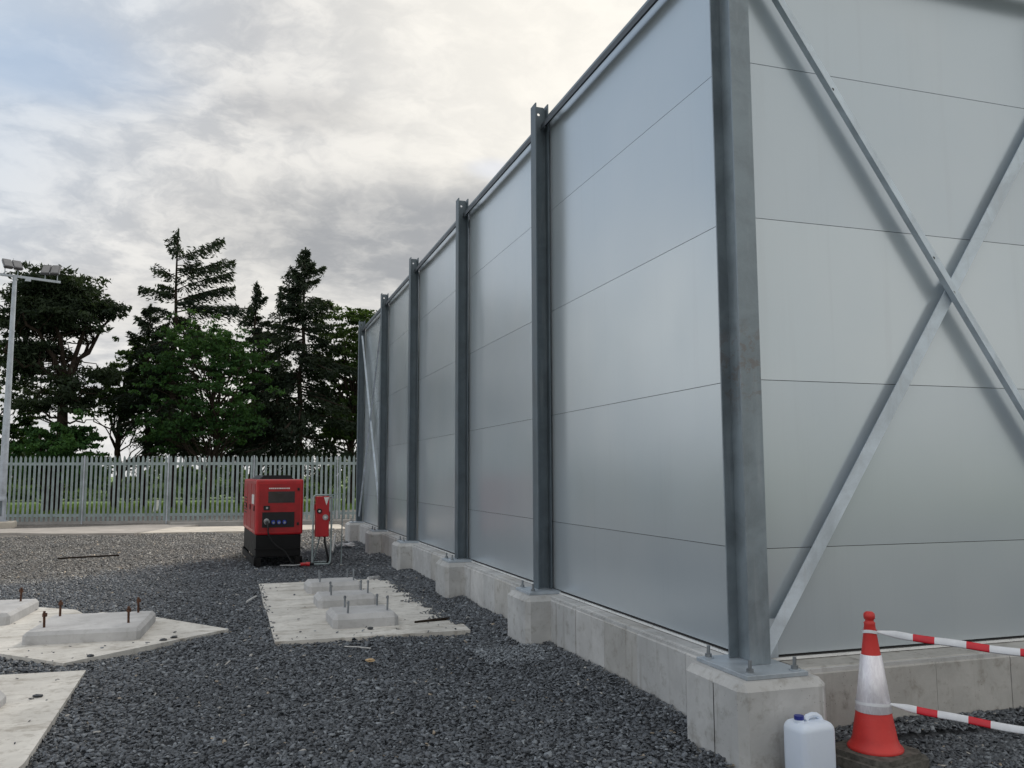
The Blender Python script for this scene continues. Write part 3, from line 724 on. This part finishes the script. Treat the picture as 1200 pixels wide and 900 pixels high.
# ------------------------------------------------------------------ palisade fence
def fence(A,Bq,label):
    A=Vector((*A,0));Bq=Vector((*Bq,0)); d=Bq-A; L=d.length; an=math.atan2(d.y,d.x)
    r=empty('palisade_fence',A,an,label,'fence')
    npan=max(1,round(L/2.97)); pl=L/npan
    for i in range(npan+1):
        g=MB(); x=i*pl; g.prism([(x-.02,-.035),(x+.02,-.035),(x+.02,-.028),(x+.004,-.028),(x+.004,.07),(x-.004,.07),(x-.004,-.028),(x-.02,-.028)],'z',-.1,2.40,M_mast); g.build('post',r)
    for i in range(npan):
        g=MB(); x0=i*pl; n=18; st=pl/(n)
        for z in (.27,2.10):
            g.prism([(.0,z-.05),(.028,z-.05),(.028,z-.044),(.006,z-.044),(.006,z+.05),(0,z+.05)],'x',x0+.05,x0+pl-.05,M_fence)
        for k in range(n):
            x=x0+(k+.5)*st; w=.042+random.uniform(-.001,.001); dx=random.uniform(-.003,.003); x+=dx; t=random.uniform(-.004,.004)
            # W-profile pale with a rounded, notched top
            xs=[-w,-w*.45,0,w*.45,w]; ysv=[-.006,-.022,-.010,-.022,-.006]
            zt=[2.30,2.365,2.385,2.365,2.30]; vs=[]
            for q in range(5): vs.append((x+xs[q]+t,ysv[q],.06))
            for q in range(5): vs.append((x+xs[q],ysv[q],zt[q]))
            for q in range(5): vs.append((x+xs[q]+t,ysv[q]+.004,.06))
            for q in range(5): vs.append((x+xs[q],ysv[q]+.004,zt[q]))
            fs=[(q,q+1,5+q+1,5+q) for q in range(4)]+[(10+q,15+q,15+q+1,10+q+1) for q in range(4)]+[(5+q,5+q+1,15+q+1,15+q) for q in range(4)]+[(0,5,15,10),(4,14,19,9)]
            g.add(vs,fs,M_fence)
        g.build('pale_panel',r)
    g=MB(); g.box(-.02,L+.02,.0,.10,-.1,.05,M_kerb); g.build('gravel_board',r)
fence((-22.3,38.2),(-2.28,33.42),'grey galvanised palisade fence running left from the generator')
fence((-2.28,33.40),(15.5,30.1),'grey galvanised palisade fence behind the red generator')

# ------------------------------------------------------------------ floodlight mast
def mast():
    r=empty('floodlight_mast',(-7.36,32.6,0),0,'tall pale steel mast with floodlights on a crossbar by the fence','floodlight')
    g=MB(); H=8.47; n=8
    prof=[(.155,.20),(.15,.9),(.13,1.0),(.065,H)]
    g.lathe(prof,M_mast,8,smooth=False); g.tube([(0,0,H-.1),(0,0,H+.06)],.075,M_mast,12); g.box(-.2,.2,-.2,.2,.175,.198,M_mast); g.build('pole',r)
    g=MB(); g.box(-.05,.05,-.1515,-.146,.35,.85,M_galvd); g.build('access_door',r)
    g=MB(); g.box(-.32,.42,-.36,.36,-.1,.17,M_path,None,.04); g.build('foundation',r)
    d=Vector((.93,.42,0)).normalized(); M=Matrix.Rotation(math.atan2(d.y,d.x),4,'Z')
    g=MB(); g.box(-2.4,1.42,-.04,.04,H-.02,H+.06,M_mast,M); g.box(.32,.48,-.05,.05,H-.10,H-.021,M_mast,M); g.build('crossbar',r)
    for px,tz,tl in ((-1.0,.15,.7),(-.12,.1,.75),(1.12,-.55,.6),(-1.9,.2,.6)):
        MM=M@Matrix.Translation((px,0,H+.08))@Matrix.Rotation(tz,4,'Z')
        g=MB(); T=MM@Matrix.Translation((0,-.05,.33))@Matrix.Rotation(-tl,4,'X')
        g.box(-.29,-.015,-.05,.05,-.22,.20,M_lamp,T,.01); g.box(.015,.29,-.05,.05,-.22,.20,M_lamp,T,.01)
        for k in range(6):
            for s in (-1,1): g.box(*( (-.27,-.03) if s<0 else (.03,.27)),.051,.085,-.18+k*.06,-.17+k*.06,M_lamp,T)
        g.box(-.31,.31,-.02,.02,-.20,-.14,M_mast,T); fl=g.build('floodlight',r)
        g=MB(); g.box(-.27,-.03,-.054,-.051,-.18,.17,M_glass,T); g.box(.03,.27,-.054,-.051,-.18,.17,M_glass,T); g.build('lens',fl)
        for bx in (-.2,.2):
            g=MB(); g.tube([MM@Vector((bx,0,-.03)),MM@Vector((bx,0,.2))],.015,M_mast,6); g.build('bracket',fl)
mast()

# ------------------------------------------------------------------ vegetation
def cards(cent, size, r, elong=1.0, dirs=None, flat=0.):
    """random quads at centres; returns (n,4,3)"""
    n=len(cent); a=r.normal(size=(n,3)) if dirs is None else dirs+r.normal(size=(n,3))*.35
    a/=np.linalg.norm(a,axis=1,keepdims=True); b=r.normal(size=(n,3)); b[:,2]*=(1-flat); b-=a*np.sum(a*b,1,keepdims=True); b/=np.linalg.norm(b,axis=1,keepdims=True)+1e-9
    s=size*r.uniform(.6,1.3,n); a=a*(s*elong)[:,None]*.5; b=b*s[:,None]*.5
    k=r.uniform(.35,.8,(n,1)); k2=r.uniform(.35,.8,(n,1))
    return np.stack([cent-a,cent+b*k-a*.1,cent+a,cent-b*k2+a*.1],1)
def limb(g,p,q,r0,r1,r,wob=.08,n=5):
    p=Vector(p);q=Vector(q);L=(q-p).length; pts=[]
    for i in range(n+1):
        t=i/n; o=Vector(r.normal(size=3))*wob*L*math.sin(math.pi*t)*.4; pts.append(p.lerp(q,t)+o)
    g.tube(pts,[r0+(r1-r0)*i/n for i in range(n+1)],M_bark,6); return pts
def broadleaf(x,y,H,W,seed,mat,label,ncl=60,per=420,z0=.15,leaf=.19,lob=None,name='broadleaf_tree',gap=.5,D=None):
    """lob: list of (dx,dz,rx,rz) ellipses (relative, metres) that shape the crown as seen; depth taken from rx"""
    r=np.random.default_rng(seed); root=empty(name,(x,y,0),0,label,'tree'); g=MB()
    top=Vector((r.normal()*.3,r.normal()*.3,H*.72)); tr=limb(g,(0,0,-.1),top,.20*H/10+.03,.05,r,.06,8)
    if lob is None: lob=[(0,H*.6,W/2,H*.4)]
    cl=[]
    tot=sum(l[2]*l[3] for l in lob)
    for dx,dz,rx,rz in lob:
        k=max(4,int(ncl*rx*rz/tot))
        u=r.normal(size=(k,3)); u/=np.linalg.norm(u,axis=1,keepdims=True); rad=r.uniform(.25,1,k)**.55
        c=u*rad[:,None]*np.array([rx,min(rx,2.6),rz])+np.array([dx,0,dz]); cl.append(c)
    cl=np.concatenate(cl); P=[];T=[]
    for c in cl:
        i=min(len(tr)-1,max(1,int((c[2]-.8)/H*len(tr)*.9))); s=tr[i]
        limb(g,s,Vector(c),.05*H/10,.012,r,.15,4)
        k=int(per*r.uniform(.5,1.4)); sc=r.uniform(.4,.85)*W/7
        q=r.normal(size=(k,3))*np.array([sc*.6,sc*.5,sc*.24]); q*= (1+.25*r.normal(size=(k,1)))
        # break the clump into a few sprays
        sp=r.normal(size=(11,3))*np.array([sc*.85,sc*.6,sc*.55]); q=q*.36+sp[r.integers(0,11,k)]
        P.append(c+q); T.append(np.clip(r.normal(.45,.22)+r.normal(size=k)*.15,0,1))
    P=np.concatenate(P);T=np.concatenate(T); ok=P[:,2]>z0; P=P[ok];T=T[ok]
    g.build('trunk',root); quads_mesh('crown',cards(P,leaf,r,1.2),root,mat,T)
    return root
def conifer(x,y,H,W,seed,mat,label,z0=2.,nb=60,lean=0,sparse_top=False,side=0,name='spruce_tree',card=.13,dens=1.3):
    r=np.random.default_rng(seed); root=empty(name,(x,y,0),0,label,'tree'); g=MB()
    limb(g,(0,0,-.1),(lean,0,H),.24*H/14,.025,r,.02,10); P=[];T=[];Dv=[]
    for i in range(nb):
        t=(i+r.random())/nb; t=t**.85; z=z0+(H-z0)*t
        L=W/2*(1-t)**.72*r.uniform(.4,1.2)+.1
        a=r.uniform(0,2*np.pi)
        if side and r.random()<.5 and .5<t<.90: a=r.normal(0,.35); L=L*1.0+1.7
        d=np.array([np.cos(a),np.sin(a),0.]); b0=np.array([lean*z/H,0,z])
        rise=(.38 if t>.6 else -.1)+r.normal()*.14; m=6; pts=[]
        for k in range(m+1):
            u=k/m; pts.append(b0+d*L*u+np.array([0,0,rise*L*u-.35*L*u*u*(1 if t<.8 else .3)+.18*L*u**3]))
        g.tube([Vector(p) for p in pts],[.045*(1-t)+.02-.002*k for k in range(m+1)],M_bark,5)
        pts=np.array(pts); n=int((25+150*L)*dens*(.45 if sparse_top and t>.75 else 1))
        u=r.uniform(.12,1.0,n)**.8; idx=np.minimum((u*m).astype(int),m-1); f=(u*m-idx)[:,None]
        c=pts[idx]*(1-f)+pts[idx+1]*f
        sd=np.array([-d[1],d[0],0.]); spread=.10+.22*L*(1-u)*u*2.2
        c=c+sd*(r.normal(size=n)*spread)[:,None]+np.array([0,0,1.])*(-np.abs(r.normal(size=n))*(.12+.05*L))[:,None]
        P.append(c); T.append(np.clip(r.normal(.4,.2)+r.normal(size=n)*.15,0,1)); Dv.append(np.repeat((d*.8+np.array([0,0,-.35]))[None],n,0))
    n=70; zz=H+.15-r.uniform(0,1.6,n)*1; P.append(np.stack([lean*zz/H+r.normal(size=n)*.03*(1+(H-zz)*2.),r.normal(size=n)*.06*(1+(H-zz)),zz],1)); T.append(np.full(n,.4)); Dv.append(np.repeat(np.array([[.2,0,.9]]),n,0))
    P=np.concatenate(P);T=np.concatenate(T);Dv=np.concatenate(Dv)
    g.build('trunk',root); quads_mesh('crown',cards(P,card,r,2.1,Dv),root,mat,T); return root
def pine(x,y,H,seed,label,lob,W):
    r=np.random.default_rng(seed); root=empty('pine_tree',(x,y,0),0,label,'tree'); g=MB()
    fork=Vector((.15,0,H*.52)); limb(g,(0,0,-.1),fork,.33,.22,r,.03,8); P=[];T=[]
    mains=[(-1.6,H*.78),(-.5,H*.85),(.9,H*.86),(2.0,H*.80),(-2.2,H*.62),(1.2,H*.7)]; ends=[]
    for mx,mz in mains: ends.append(limb(g,fork,(mx,r.normal()*.9,mz),.15,.05,r,.12,6))
    for k in range(7):
        z=H*r.uniform(.28,.5); limb(g,(0,0,z),(r.choice([-1,1])*r.uniform(1,2.2),r.normal(),z+r.uniform(-.2,.9)),.06,.015,r,.2,5)
    for dx,dz,rx,rz,k in lob:
        for _ in range(k):
            u=r.normal(size=3); u/=np.linalg.norm(u); u*=r.uniform(.3,1)**.5; c=np.array([dx+u[0]*rx,u[1]*min(rx,2.4),dz+u[2]*rz])
            e=ends[r.integers(0,len(ends))]; s=min((p for p in e[2:]),key=lambda p:(p-Vector(c)).length)
            limb(g,s,Vector(c),.035,.01,r,.15,4)
            n=int(330*r.uniform(.6,1.3)); q=r.normal(size=(n,3))*np.array([.42,.4,.15]); sp=r.normal(size=(6,3))*np.array([.45,.4,.18]); q=q*.5+sp[r.integers(0,6,n)]
            P.append(c+q); T.append(np.clip(r.normal(.45,.2)+r.normal(size=n)*.15,0,1))
    P=np.concatenate(P);T=np.concatenate(T); g.build('trunk',root); quads_mesh('crown',cards(P,.16,r,1.6),root,F_pine,T)

pine(-8.0,45.3,11.9,11,'broad flat-topped dark pine with a forked trunk beside the mast',
     [(-.3,10.5,1.7,.9,22),(.9,10.1,1.2,.6,12),(-1.6,9.2,1.1,1.1,15),(0,9.3,1.9,.8,15),(-1.3,7.6,1.1,.6,7),(-2.0,6.8,.9,1.1,13),(1.9,9.7,.6,.35,4),(-.6,5.6,1.9,.9,14),(1.3,6.4,.9,.5,4)],6.4)
broadleaf(-11.9,48.5,9.,5.5,21,F_dleaf,'dark tree cut off by the left edge behind the mast',40,420,lob=[(0,5.5,2.6,3.2),(.6,3.5,2.4,2.)])
broadleaf(-8.0,43.6,4.9,5.,22,F_leaf,'low bushy green tree at the foot of the flat-topped pine',40,380,lob=[(.2,3.2,1.7,1.3),(-.8,2.6,1.8,1.2),(1.2,2.2,1.2,1.0)])
broadleaf(-5.9,49.5,10.,5.,23,F_dleaf,'dark leafy tree filling the gap right of the pine',44,300,lob=[(1.5,8.2,1.5,1.1),(.6,7.2,1.6,1.2),(-.5,6.3,1.2,.8),(1.6,6.,1.4,1.3),(2.2,4.2,.9,.8),(-.3,4.9,1.2,.7)])
conifer(-3.0,47.,14.4,7.2,31,F_spruce,'tallest spruce with a thin bent leader and one-sided boughs',3.0,70,-.2,True,1,dens=.95)
conifer(-4.5,48.5,10.6,5.6,37,F_spruce,'shorter dense spruce standing left of the tallest one',3.6,48,0,False,0,dens=.9)
broadleaf(-1.3,44.,9.9,6.6,24,F_leaf,'fresh green broadleaf tree in the middle of the row',58,300,leaf=.165,lob=[(.2,8.5,1.6,1.2),(-.9,7.3,1.8,1.3),(1.3,7.2,1.7,1.2),(0,5.6,2.6,1.4),(-1.3,4.1,1.6,1.),(1.5,4.0,1.6,1.)])
conifer(.95,54.,13.4,4.4,32,F_spruce,'small slim spruce showing over the green broadleaf tree',4.,56,0,False,0,dens=1.)
conifer(2.35,55.,13.2,4.0,33,F_spruce,'slim ragged spruce just left of the large one',4.,52,.1,True,0,dens=.7)
conifer(3.3,48.,14.2,8.8,34,F_spruce,'large dark conical spruce left of the silver building',2.6,92,.1,False,0,dens=1.1)
conifer(2.0,46.5,7.6,5.0,38,F_spruce,'low dark spruce under the large conical one',2.4,38,0,False,0,dens=.9)
broadleaf(6.3,49.6,11.5,6.5,25,F_ash,'rounded olive green tree touching the building corner',74,360,lob=[(.3,9.7,2.1,1.5),(-1.,8.2,1.4,1.1),(1.6,8.4,1.6,1.3),(0,6.3,1.9,1.1),(-.8,4.4,1.2,.9),(1.2,4.1,1.3,.9)])
broadleaf(9.6,52.,11.,6.5,26,F_dleaf,'leafy tree hidden mostly behind the far building corner',60,400)
for k,(tx,ty,h) in enumerate([(-2.4,50.5,6.5),(.2,51,7.),(1.4,50.,6.5),(5.0,52.,6.5)]):
    broadleaf(tx,ty,h,3.8,60+k,F_dleaf,['thin dark tree between the tallest spruce and the green tree','thin dark tree behind the green broadleaf tree','slender dark tree left of the low spruce','slender dark tree right of the large spruce','thin dark tree beside the olive green tree'][k],16,240,lob=[(0,h*.72,1.5,h*.22),(.2,h*.45,1.,h*.1)])
# bare dead shrub behind the fence, in the bright gap
r_=np.random.default_rng(5); g=MB()
for k in range(14):
    a=r_.normal()*.35; limb(g,(r_.normal()*.05,0,0),(math.sin(a)*2.6,r_.normal()*.3,2.3+r_.random()*1.1),.03,.006,r_,.12,5)
o=g.build('bare_shrub'); o.location=(-5.9,55,0); tag(o,'pale leafless shrub in the bright gap under the trees','shrub')
# undergrowth line and distant hedge
def mass(name,x0,x1,y,h,n,seed,label,mat,leaf=.3,dy=1.2,line=None):
    r=np.random.default_rng(seed); x=r.uniform(x0,x1,n); env=h*(.62+.38*np.sin(x*.7+seed)*np.cos(x*.31)+.12*np.sin(x*2.3)); z=env*r.random(n)**.7
    P=np.stack([x,y+r.normal(size=n)*dy*.5+(0 if line is None else line*(x-x0)),z],1)
    quads_mesh(name,cards(P,leaf,r,1.2),None,mat,np.clip(r.normal(.45,.25,n),0,1),label=label,cat='hedge',kind='stuff')
mass('undergrowth',-30,22,70,1.5,26000,71,'dark tangled undergrowth between the trunks beyond the fence',F_hedge,.30,2.5)
mass('distant_hedge',-60,50,95,3.9,30000,72,'low distant hedge line seen between the tree trunks',F_hedge,.5,1.5)
r=np.random.default_rng(9); n=26000; x=r.uniform(-20,14,n); y=40.5+r.uniform(-.4,16,n); h=r.uniform(.06,.2,n)
d=r.uniform(0,6.28,n); w=.03; P=np.stack([np.stack([x-w*np.cos(d),y-w*np.sin(d),-.06+0*x],1),np.stack([x+w*np.cos(d),y+w*np.sin(d),-.06+0*x],1),np.stack([x+.05*np.sin(d),y,h],1)],1)
quads_mesh('grass',P,None,F_grass,r.random(n),3,label='green grass growing on the field beyond the fence',cat='grass',kind='stuff')
g=MB(); g.box(-.10,.10,-.05,.05,0,.62,M_white,None,.02); g.box(-.13,.13,-.07,.07,-.05,.04,M_kerb); o=g.build('marker_post'); o.location=(-3.4,42.5,-.05); o.rotation_euler=(0,.12,.2); tag(o,'small white marker standing in the grass beyond the fence','marker')

# ------------------------------------------------------------------ small debris
def stick(p,q,r,mat,name,label,cat):
    g=MB(); P=Vector(p);Q=Vector(q); g.tube([Vector((0,0,0)),(Q-P)*.5+Vector((0,0,.004)),Q-P],r,mat,5,False); o=g.build(name); o.location=P; tag(o,label,cat)
stick((.20,11.78,.03),(.33,12.25,.035),.012,M_pale,'wood_splinter','pale splinter lying left of the square slab edge','splinter')
stick((-3.3,19.2,.03),(-2.2,19.4,.04),.018,M_bark,'timber_stick','thin dark stick lying on the light gravel','stick')
stick((1.05,8.45,.03),(1.27,8.25,.035),.006,M_pale,'wire_offcut','thin pale wire offcut in front of the square slab','offcut')
stick((1.95,9.55,.03),(2.36,9.62,.04),.016,M_bark,'timber_stick','dark wet stick across the right edge of the square slab','stick')
def stone(x,y,s,mat,label,seed,z=.012,name='loose_stone'):
    r=np.random.default_rng(seed); bm=bmesh.new(); bmesh.ops.create_icosphere(bm,subdivisions=2,radius=s)
    for v in bm.verts: v.co=Vector((v.co.x*1.2,v.co.y*.9,v.co.z*.5))*(1+.25*float(r.normal())*.5)
    g=MB(); g.bm(bm,mat); o=g.build(name); o.location=(x,y,z+s*.3); tag(o,label,'stone')
stone(1.19,7.79,.035,M_tan,'small tan stone on the slate in front of the square slab',1)
for k,(sx,sy,lab) in enumerate([(-1.19,8.72,'dark pebble near the front corner of the diamond slab'),(-.62,9.33,'left one of two dark pebbles on the right edge of the diamond slab'),(-.53,9.44,'right one of two dark pebbles on the right edge of the diamond slab'),(-1.33,7.28,'dark pebble on the bare bottom left slab'),(1.42,9.30,'dark pebble touching the foot of the nearest low block')]):
    stone(sx,sy,.028,M_chip,lab,20+k,.03)
def crumpled(x,y,s,label,seed):
    r=np.random.default_rng(seed); n=7; g=MB(); vs=[(i/n*s-s/2+r.normal()*.02,j/n*s*.6-s*.3+r.normal()*.02,.03+abs(r.normal())*.045) for j in range(n+1) for i in range(n+1)]
    fs=[(j*(n+1)+i,j*(n+1)+i+1,(j+1)*(n+1)+i+1,(j+1)*(n+1)+i) for j in range(n) for i in range(n)]; g.add(vs,fs,M_tarp); o=g.build('plastic_sheet'); o.location=(x,y,.0); tag(o,label,'sheet')
crumpled(2.45,20.2,.45,'crumpled dirty white sheet by the farthest pier',3)
stick((2.05,18.9,.02),(2.18,19.6,.35),.03,M_pale,'timber_batten','pale batten leaning up near the far pier','batten')
stick((2.25,13.9,.03),(2.05,13.7,.04),.03,M_tarp,'rag','pale rag at the far corner of the square slab','rag')

# ------------------------------------------------------------------ sky, sun
SUN_EL,SUN_AZ=33.,34.          # degrees; azimuth from +Y towards +X
w=bpy.data.worlds.new('World'); S.world=w; w.use_nodes=True; t=NT(w.node_tree)
bg=t.n['Background']; bg.inputs[1].default_value=.10
sky=t.node('ShaderNodeTexSky'); sky.sky_type='NISHITA'; sky.sun_disc=False; sky.sun_elevation=R(SUN_EL); sky.sun_rotation=R(SUN_AZ); sky.air_density=1.; sky.dust_density=1.5
d=t.node('ShaderNodeTexCoord').outputs['Generated']; sx=t.node('ShaderNodeSeparateXYZ'); t.set(sx.inputs[0],d)
zz=t.math('ADD',t.math('MAXIMUM',sx.outputs[2],0.),.16)
cx=t.node('ShaderNodeCombineXYZ'); t.set(cx.inputs[0],t.math('DIVIDE',sx.outputs[0],zz)); t.set(cx.inputs[1],t.math('DIVIDE',sx.outputs[1],zz)); p=cx.outputs[0]
z3=t.math('ADD',t.math('MAXIMUM',sx.outputs[2],0.),.38); c3=t.node('ShaderNodeCombineXYZ'); t.set(c3.inputs[0],t.math('DIVIDE',sx.outputs[0],z3)); t.set(c3.inputs[1],t.math('DIVIDE',sx.outputs[1],z3)); p3=t.vmath('SCALE',c3.outputs[0]); p3.node.inputs['Scale'].default_value=1.7
wv=t.vmath('SCALE',t.vmath('SUBTRACT',t.noise(p,1.6,5,.6,0,True),(.5,.5,.5))); wv.node.inputs['Scale'].default_value=.4
pw=t.vmath('ADD',p3,wv)
n1=t.noise(pw,1.3,10,.6,.2); n2=t.noise(t.vmath('MULTIPLY',pw,(1.,1.25,1.)),6.5,9,.6,.1)
def spot(px,py,ax,ay,r0,r1,wob=.35):
    q=t.vmath('SUBTRACT',p,(px,py,0.)); q=t.vmath('MULTIPLY',q,(1/ax,1/ay,0.)); L=t.math('ADD',t.vmath('LENGTH',q),t.math('MULTIPLY',t.math('SUBTRACT',n1,.5),wob*4)); return t.ramp(L,(r1,r0))
def dspot(v,c0,c1):
    v=Vector(v).normalized(); return t.ramp(t.vmath('DOT_PRODUCT',d,tuple(v)),(c0,c1))
bright=(6.7,6.6,6.4); grey=(4.5,4.58,4.7); dark=(2.85,3.0,3.2)
fac=t.math('ADD',t.math('MULTIPLY',n1,.52),t.math('MULTIPLY',n2,.48))
cl=t.mix(t.ramp(fac,(.41,.585)),grey,bright)
cl=t.mix(t.math('MULTIPLY',spot(.12,1.66,.22,.12,.2,1.1,.5),.5),cl,(3.6,3.62,3.7))
cl=t.mix(t.math('MULTIPLY',spot(-.35,2.9,.8,.35,.3,1.2,.5),.35),cl,(4.6,4.5,4.4))
# glow of the veiled sun (upper right, behind the building)
cl=t.mix(t.math('MULTIPLY',dspot((.42,.76,.50),.90,1.0),.7),cl,(8.6,8.2,7.4))
cl=t.mix(t.math('MULTIPLY',dspot((.15,.97,.16),.955,.995),.35),cl,(7.4,7.1,6.5))
cl=t.mix(t.math('MULTIPLY',spot(.46,2.25,.62,.42,.45,1.25,.3),t.ramp(fac,(.62,.42,.55,.95))),cl,(3.0,3.1,3.25))
hole=t.math('MAXIMUM',spot(-.36,1.62,.26,.15,.15,1.3,.6),t.math('MULTIPLY',spot(.56,1.78,.09,.05,.3,1.3,.4),.8))
hole=t.math('MAXIMUM',hole,t.math('MULTIPLY',t.ramp(t.math('ADD',fac,0.),(.36,.28)),.6))
blue=t.mix(.6,sky.outputs[0],(3.0,3.5,4.1)); 
col=t.mix(t.math('MULTIPLY',hole,.8),cl,blue)
# near the horizon the cloud thins into pale haze
col=t.mix(t.ramp(sx.outputs[2],(.10,.0,0,.55)),col,(6.6,6.6,6.5))
# overhead and behind the viewer: unseen sky brightened to light the end wall
col=t.mix(t.ramp(sx.outputs[1],(.3,-.5,0,.7)),col,(6.9,6.85,6.6))
# open blue-grey sky high to the left, a brighter strip of cloud low beneath it
col=t.mix(t.math('MULTIPLY',dspot((-.50,.70,.52),.84,.99),.72),col,(3.9,5.0,6.5))
col=t.mix(t.math('MULTIPLY',t.math('MULTIPLY',t.ramp(sx.outputs[2],(.05,.12)),t.ramp(sx.outputs[2],(.34,.20))),t.ramp(sx.outputs[0],(-.30,-.5,0,.75))),col,(9.2,9.0,8.5))
col=t.mix(t.ramp(sx.outputs[0],(-.55,-.9,0,.5)),col,(5.0,6.0,7.2))
t.set(bg.inputs[0],col)
sun=bpy.data.lights.new('sun','SUN'); sun.energy=1.9; sun.angle=R(14); sun.color=(1,.93,.84)
so=bpy.data.objects.new('sun',sun); C.objects.link(so)
dv=Vector((math.sin(R(SUN_AZ))*math.cos(R(SUN_EL)),math.cos(R(SUN_AZ))*math.cos(R(SUN_EL)),math.sin(R(SUN_EL))))
so.rotation_euler=dv.to_track_quat('Z','Y').to_euler(); so.location=(0,0,30)

# ------------------------------------------------------------------ camera
cam=bpy.data.cameras.new('camera'); co=bpy.data.objects.new('camera',cam); C.objects.link(co); S.camera=co
cam.sensor_width=36; cam.lens=36*1000.7/1200; cam.clip_end=6000; cam.clip_start=.05
pi,ro,ya=.106119,-.0034421,.313082
fw=Vector((math.sin(ya)*math.cos(pi),math.cos(ya)*math.cos(pi),math.sin(pi))); rt=Vector((math.cos(ya),-math.sin(ya),0)); up=rt.cross(fw)
r2=math.cos(ro)*rt+math.sin(ro)*up; u2=-math.sin(ro)*rt+math.cos(ro)*up
co.matrix_world=Matrix(((r2.x,u2.x,-fw.x,0),(r2.y,u2.y,-fw.y,0),(r2.z,u2.z,-fw.z,1.65),(0,0,0,1)))
S.render.engine='CYCLES'
S.view_settings.view_transform='Standard'; S.view_settings.look='None'; S.view_settings.gamma=1; S.view_settings.exposure=.35
S.render.resolution_x=1024; S.render.resolution_y=768
